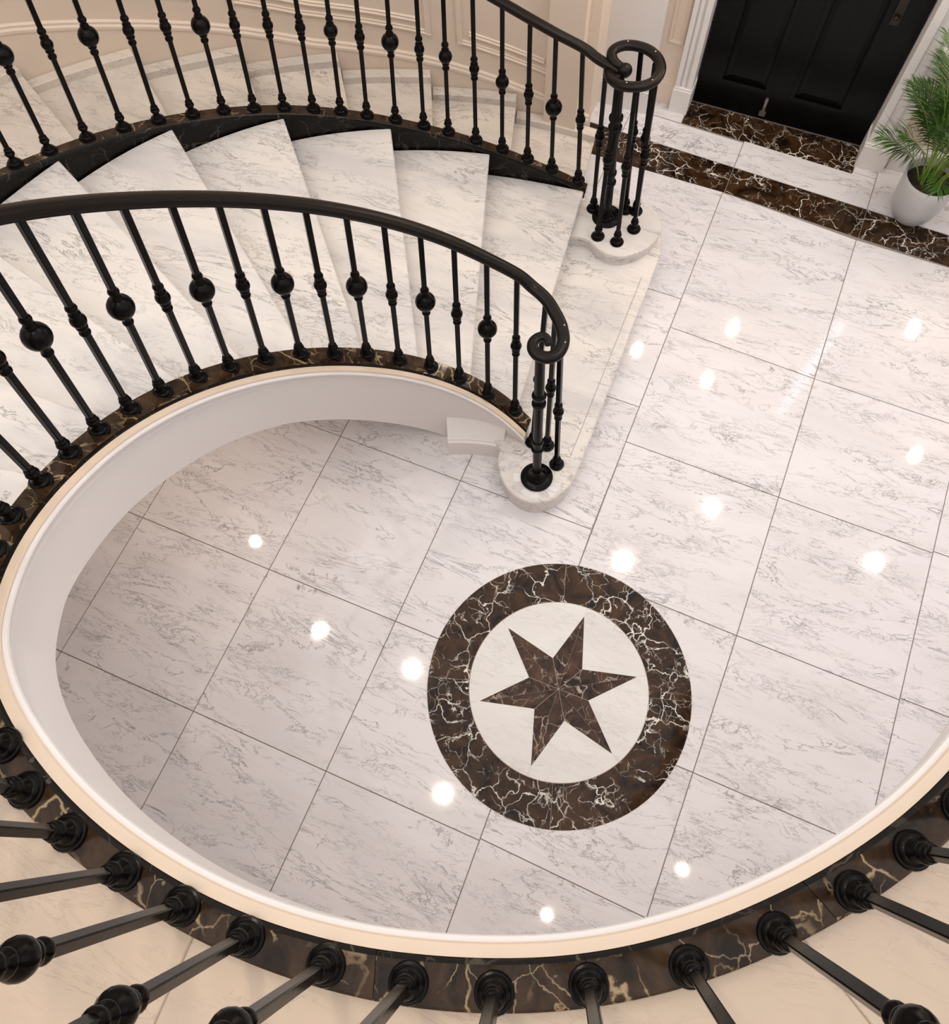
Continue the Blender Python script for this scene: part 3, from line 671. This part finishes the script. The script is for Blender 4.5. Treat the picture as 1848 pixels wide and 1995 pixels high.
scl = [min(1.18, 0.7 + 0.48 * i / 36) if i < 60 else 1.22 for i in range(len(path))]
bm = bmesh.new(); sweep(bm, path, RAILP, scl); fixn(bm); bmesh.ops.translate(bm, verts=bm.verts, vec=-bi.location); obj('handrail', bm, M_RAIL, bi, True)
for (x, y, z, lx, ly, h) in ((0.613, -1.013, 0.15, -0.025, 0.105, 0.985), (0.687, -1.002, 0.15, -0.040, 0.045, 0.985), (0.769, -1.083, 0.15, -0.058, 0.012, 0.980)):
    baluster(bi, (x, y, z), (lx, ly), h, ME_SMALL, 0.52)
def newel(root, base, lean, H, k=1.0):
    ax = Vector((lean[0], lean[1], H)); q = Vector((0, 0, 1)).rotation_difference(ax)
    prof = [(0.021, 0.0), (0.0215, 0.27), (0.029, 0.275), (0.030, 0.285), (0.022, 0.29), (0.0215, 0.34), (0.028, 0.345), (0.028, 0.355), (0.022, 0.36), (0.0205, 0.46), (0.0205, 0.64), (0.030, 0.648), (0.031, 0.662), (0.023, 0.668), (0.024, 0.70), (0.031, 0.71), (0.031, 0.722), (0.022, 0.73), (0.020, H)]
    bm = bmesh.new(); lathe(bm, [(r * k, h) for r, h in prof], 24)
    o = obj('newel_post', bm, M_IRON, root, True); o.matrix_local = Matrix.Translation(Vector(base) - root.location) @ q.to_matrix().to_4x4()
    bm = bmesh.new(); lathe(bm, [(0.080, 0), (0.080, 0.008), (0.074, 0.013), (0.050, 0.018), (0.048, 0.026), (0.040, 0.032), (0.034, 0.044), (0.028, 0.055), (0.024, 0.075)], 32)
    if k < 1: bmesh.ops.scale(bm, vec=(0.72, 0.72, 1), verts=bm.verts)
    obj('post_foot', bm, M_IRON, o, True)
for v in ((0.694, -0.990, 1.164), (0.724, -1.062, 1.163)): rivet(bi, *v)
newel(bi, (0.702, -1.186, 0.15), (-0.050, 0.050), 0.985)

OUTER = [(0.285, 0.536, 0.330, -0.022, -0.123), (0.131, 0.509, 0.374, 0.007, -0.116), (-0.010, 0.499, 0.413, 0.020, -0.099), (-0.147, 0.462, 0.453, 0.023, -0.064), (-0.293, 0.440, 0.493, 0.022, -0.034), (-0.444, 0.414, 0.534, 0.029, -0.008), (-0.563, 0.359, 0.570, 0.033, 0.010), (-0.698, 0.299, 0.610, 0.048, 0.022), (-0.823, 0.223, 0.649, 0.056, 0.030), (-0.948, 0.172, 0.685, 0.058, 0.035), (-1.061, 0.095, 0.722, 0.056, 0.038), (-1.179, 0.011, 0.761, 0.058, 0.041), (-1.288, -0.086, 0.800, 0.058, 0.044), (-1.397, -0.187, 0.839, 0.060, 0.050), (-1.503, -0.294, 0.879, 0.060, 0.055), (-1.606, -0.423, 0.923, 0.072, 0.070), (-1.706, -0.557, 0.967, 0.071, 0.075), (-1.794, -0.707, 1.014, 0.073, 0.083), (-1.874, -0.871, 1.062, 0.069, 0.089), (-1.957, -1.014, 1.105, 0.073, 0.098)]
for t in (161.8, 165.5, 169.2, 172.9, 176.6, 180.3):
    q = pt(t, (RSI(t) + RSO(t)) / 2, zs(t)); OUTER.append((q.x, q.y, q.z, 0.062, 0.09))
KO = {0: 's', 1: 'b', 2: 's', 3: 'm', 4: 's', 5: 'm', 6: 's', 7: 'b', 8: 's', 9: 'm', 10: 's', 11: 's', 12: 's', 13: 'b', 14: 's', 15: 's', 16: 'b', 17: 's', 18: 'b', 19: 's', 20: 'b', 21: 's', 22: 'b', 23: 's', 24: 'b', 25: 's'}
KM = {'s': ME_SMALL, 'b': ME_BIG, 'm': ME_MED}
bo = thing('outer_balustrade', 'black iron balustrade at the back, its handrail ending in an open ring', 'balustrade', (0.501, 0.40, 0.235))
tops = []
for i, (x, y, z, lx, ly) in enumerate(OUTER):
    b_ = Vector((x - CX, y - CY)); r = b_.length; t = math.degrees(math.atan2(b_.y, b_.x)) % 360
    mid = (RSI(t) + RSO(t)) / 2; r2 = min(max(r, mid - 0.01), mid + 0.01); b2 = b_ * (r2 / r)
    x2, y2 = CX + b2.x, CY + b2.y
    if t < 97.6: b2 = None
    tops.append(Vector((x + lx, y + ly, z + H + 0.012)))
    baluster(bo, (x2, y2, zs(t) - 0.001), (x + lx - x2, y + ly - y2), z + H - zs(t), KM[KO[i]], 0.52)
for _ in range(2):
    tops = [tops[0]] + [(a + b * 2 + c) / 4 for a, b, c in zip(tops, tops[1:], tops[2:])] + [tops[-1]]
VO = [(0.466, 0.384, 1.183), (0.436, 0.388, 1.186), (0.408, 0.404, 1.190), (0.393, 0.430, 1.193), (0.396, 0.462, 1.195), (0.428, 0.499, 1.196), (0.483, 0.516, 1.196), (0.547, 0.506, 1.196), (0.600, 0.467, 1.195), (0.628, 0.409, 1.195), (0.624, 0.341, 1.195), (0.592, 0.295, 1.195), (0.545, 0.270, 1.195), (0.492, 0.272, 1.185), (0.445, 0.303, 1.172), (0.415, 0.345, 1.160), (0.402, 0.385, 1.148)]
path = spline([Vector(v) for v in VO], 6)
bm = bmesh.new(); sweep(bm, path, RAILP, [min(1.12, 0.8 + 0.3 * i / 14) for i in range(len(path))]); fixn(bm); bmesh.ops.translate(bm, verts=bm.verts, vec=-bo.location)
obj('ring_scroll', bm, M_RAIL, bo, True)
path = spline([Vector((0.462, 0.376, 1.163)), Vector((0.405, 0.385, 1.172)), Vector((0.342, 0.397, 1.18))] + tops, 6)
bm = bmesh.new(); sweep(bm, path, RAILP, [1.12] * len(path)); lathe(bm, [(0.004, -0.030), (0.022, -0.024), (0.032, -0.010), (0.034, 0.004), (0.028, 0.018), (0.014, 0.028), (0.004, 0.031)], 16, 0.475, 0.378, 1.172)
fixn(bm); bmesh.ops.translate(bm, verts=bm.verts, vec=-bo.location); obj('handrail', bm, M_RAIL, bo, True)
for (x, y, lx, ly) in ((0.413, 0.437, -0.027, -0.050), (0.501, 0.263, -0.03, 0.030), (0.611, 0.264, -0.050, 0.010), (0.584, 0.492, -0.075, 0.010), (0.669, 0.382, -0.045, -0.020), (0.640, 0.505, -0.050, -0.050)):
    baluster(bo, (x, y, 0.235), (lx, ly), 0.945, ME_SMALL, 0.55)
for v in ((0.440, 0.508, 1.211), (0.575, 0.490, 1.211), (0.616, 0.318, 1.211), (0.515, 0.270, 1.205)): rivet(bo, *v)
newel(bo, (0.501, 0.409, 0.235), (-0.030, -0.085), 0.93, 1.1)

# ------------------------------------------------------------------ potted palm
PX, PY = 2.098, 1.285
pp = thing('potted_palm', 'green feathery palm in a glazed pale grey pot beside the black door', 'potted plant', (PX, PY, 0))
bm = bmesh.new(); lathe(bm, [(0.085, 0.0), (0.100, 0.006), (0.125, 0.05), (0.136, 0.10), (0.141, 0.15), (0.146, 0.21), (0.150, 0.26), (0.151, 0.282), (0.147, 0.288), (0.141, 0.286), (0.138, 0.27), (0.134, 0.20), (0.05, 0.19)], 40)
obj('pot', bm, M_POT, pp, True)
bm = bmesh.new(); lathe(bm, [(0.130, 0.20), (0.132, 0.235), (0.09, 0.243), (0.04, 0.240), (0.01, 0.243)], 24)
for v in bm.verts: v.co.z += random.uniform(-0.004, 0.004) if v.co.z > 0.235 else 0
obj('soil', bm, M_SOIL, pp)
def frond(bx, by, az, length, bend, rise, seed, nl=30, start=0.42):
    rnd = random.Random(seed); pts = []
    d = Vector((math.cos(az), math.sin(az), 0))
    for i in range(15):
        s = i / 14
        hor = length * (rise * s + bend * s ** 2.3)
        zz = length * (s * math.sqrt(max(0.05, 1 - rise * rise)) - bend * 0.75 * s ** 2.6)
        pts.append(Vector((bx, by, 0.235)) + d * hor + Vector((0, 0, zz)))
    for p_ in pts:
        if p_.y > 0.25: p_.y = 0.25 + (p_.y - 0.25) * 0.08
    bm = bmesh.new(); prof = [(0.0035, 0), (0, 0.0035), (-0.0035, 0), (0, -0.0035)]
    pp_ = spline(pts, 2)
    sweep(bm, pp_, prof, [1.25 - 0.9 * i / (len(pp_) - 1) for i in range(len(pp_))]); 
    stem = obj('stem', bm, M_STEM, pp)
    bm = bmesh.new(); n = len(pp_) - 1
    for k in range(nl):
        s = start + (1 - start) * k / (nl - 1); f = s * n; i = min(int(f), n - 1); p_ = pp_[i].lerp(pp_[i + 1], f - i)
        t = (pp_[i + 1] - pp_[i]).normalized(); side = t.cross(Vector((0, 0, 1)))
        if side.length < 0.05: side = Vector((-d.y, d.x, 0))
        side.normalize(); upv = side.cross(t).normalized()
        u = (s - start) / (1 - start); ll = (0.06 + 0.15 * math.sin(PI * min(1, u * 0.82 + 0.16)) ) * rnd.uniform(0.85, 1.1)
        for sg in (-1, 1):
            dr = (side * sg * (0.95 - 0.45 * u) + t * (0.55 + 0.6 * u) + upv * rnd.uniform(-0.05, 0.28)).normalized()
            wv = dr.cross(upv).normalized() * 0.0034
            a = p_; b = p_ + dr * ll * 0.5 - Vector((0, 0, ll * 0.03)); c = p_ + dr * ll - Vector((0, 0, ll * rnd.uniform(0.12, 0.3)))
            v = [bm.verts.new(a - wv * 0.5), bm.verts.new(a + wv * 0.5), bm.verts.new(b + wv), bm.verts.new(b - wv), bm.verts.new(c)]
            bm.faces.new((v[0], v[1], v[2], v[3])); bm.faces.new((v[3], v[2], v[4]))
    for v in bm.verts:
        if v.co.y > 0.26: v.co.y = 0.26 + (v.co.y - 0.26) * 0.08
    obj('leaflets', bm, M_LEAF, stem)
FR = [(-0.05, 0.02, 165, 0.56, 0.28, 0.20), (-0.04, -0.03, 200, 0.46, 0.32, 0.22), (-0.02, 0.03, 130, 0.72, 0.30, 0.18), (0.0, -0.03, 240, 0.66, 0.25, 0.15), (0.02, 0.0, 95, 0.80, 0.25, 0.12), (0.03, 0.03, 50, 0.78, 0.3, 0.18),
      (0.04, -0.02, 330, 0.70, 0.32, 0.2), (0.05, 0.0, 10, 0.66, 0.35, 0.25), (0.0, 0.05, 75, 0.70, 0.35, 0.2), (-0.03, 0.0, 180, 0.78, 0.20, 0.12), (0.02, -0.04, 285, 0.60, 0.35, 0.22), (-0.055, -0.01, 190, 0.40, 0.35, 0.42), (0.01, 0.01, 215, 0.86, 0.2, 0.1),
      (-0.02, 0.045, 150, 0.55, 0.35, 0.25), (0.03, -0.035, 260, 0.48, 0.4, 0.35), (0.045, 0.02, 345, 0.5, 0.4, 0.35), (-0.01, 0.0, 160, 0.90, 0.18, 0.08), (0.015, 0.02, 30, 0.9, 0.2, 0.1)]
FR += [(random.uniform(-0.06, 0.06), random.uniform(-0.05, 0.05), random.uniform(0, 360), random.uniform(0.5, 0.9), random.uniform(0.2, 0.36), random.uniform(0.08, 0.25)) for _ in range(14)]
for i, (bx, by, az, L_, bd, rs) in enumerate(FR): frond(bx, by, R(az), L_, bd, rs, i)
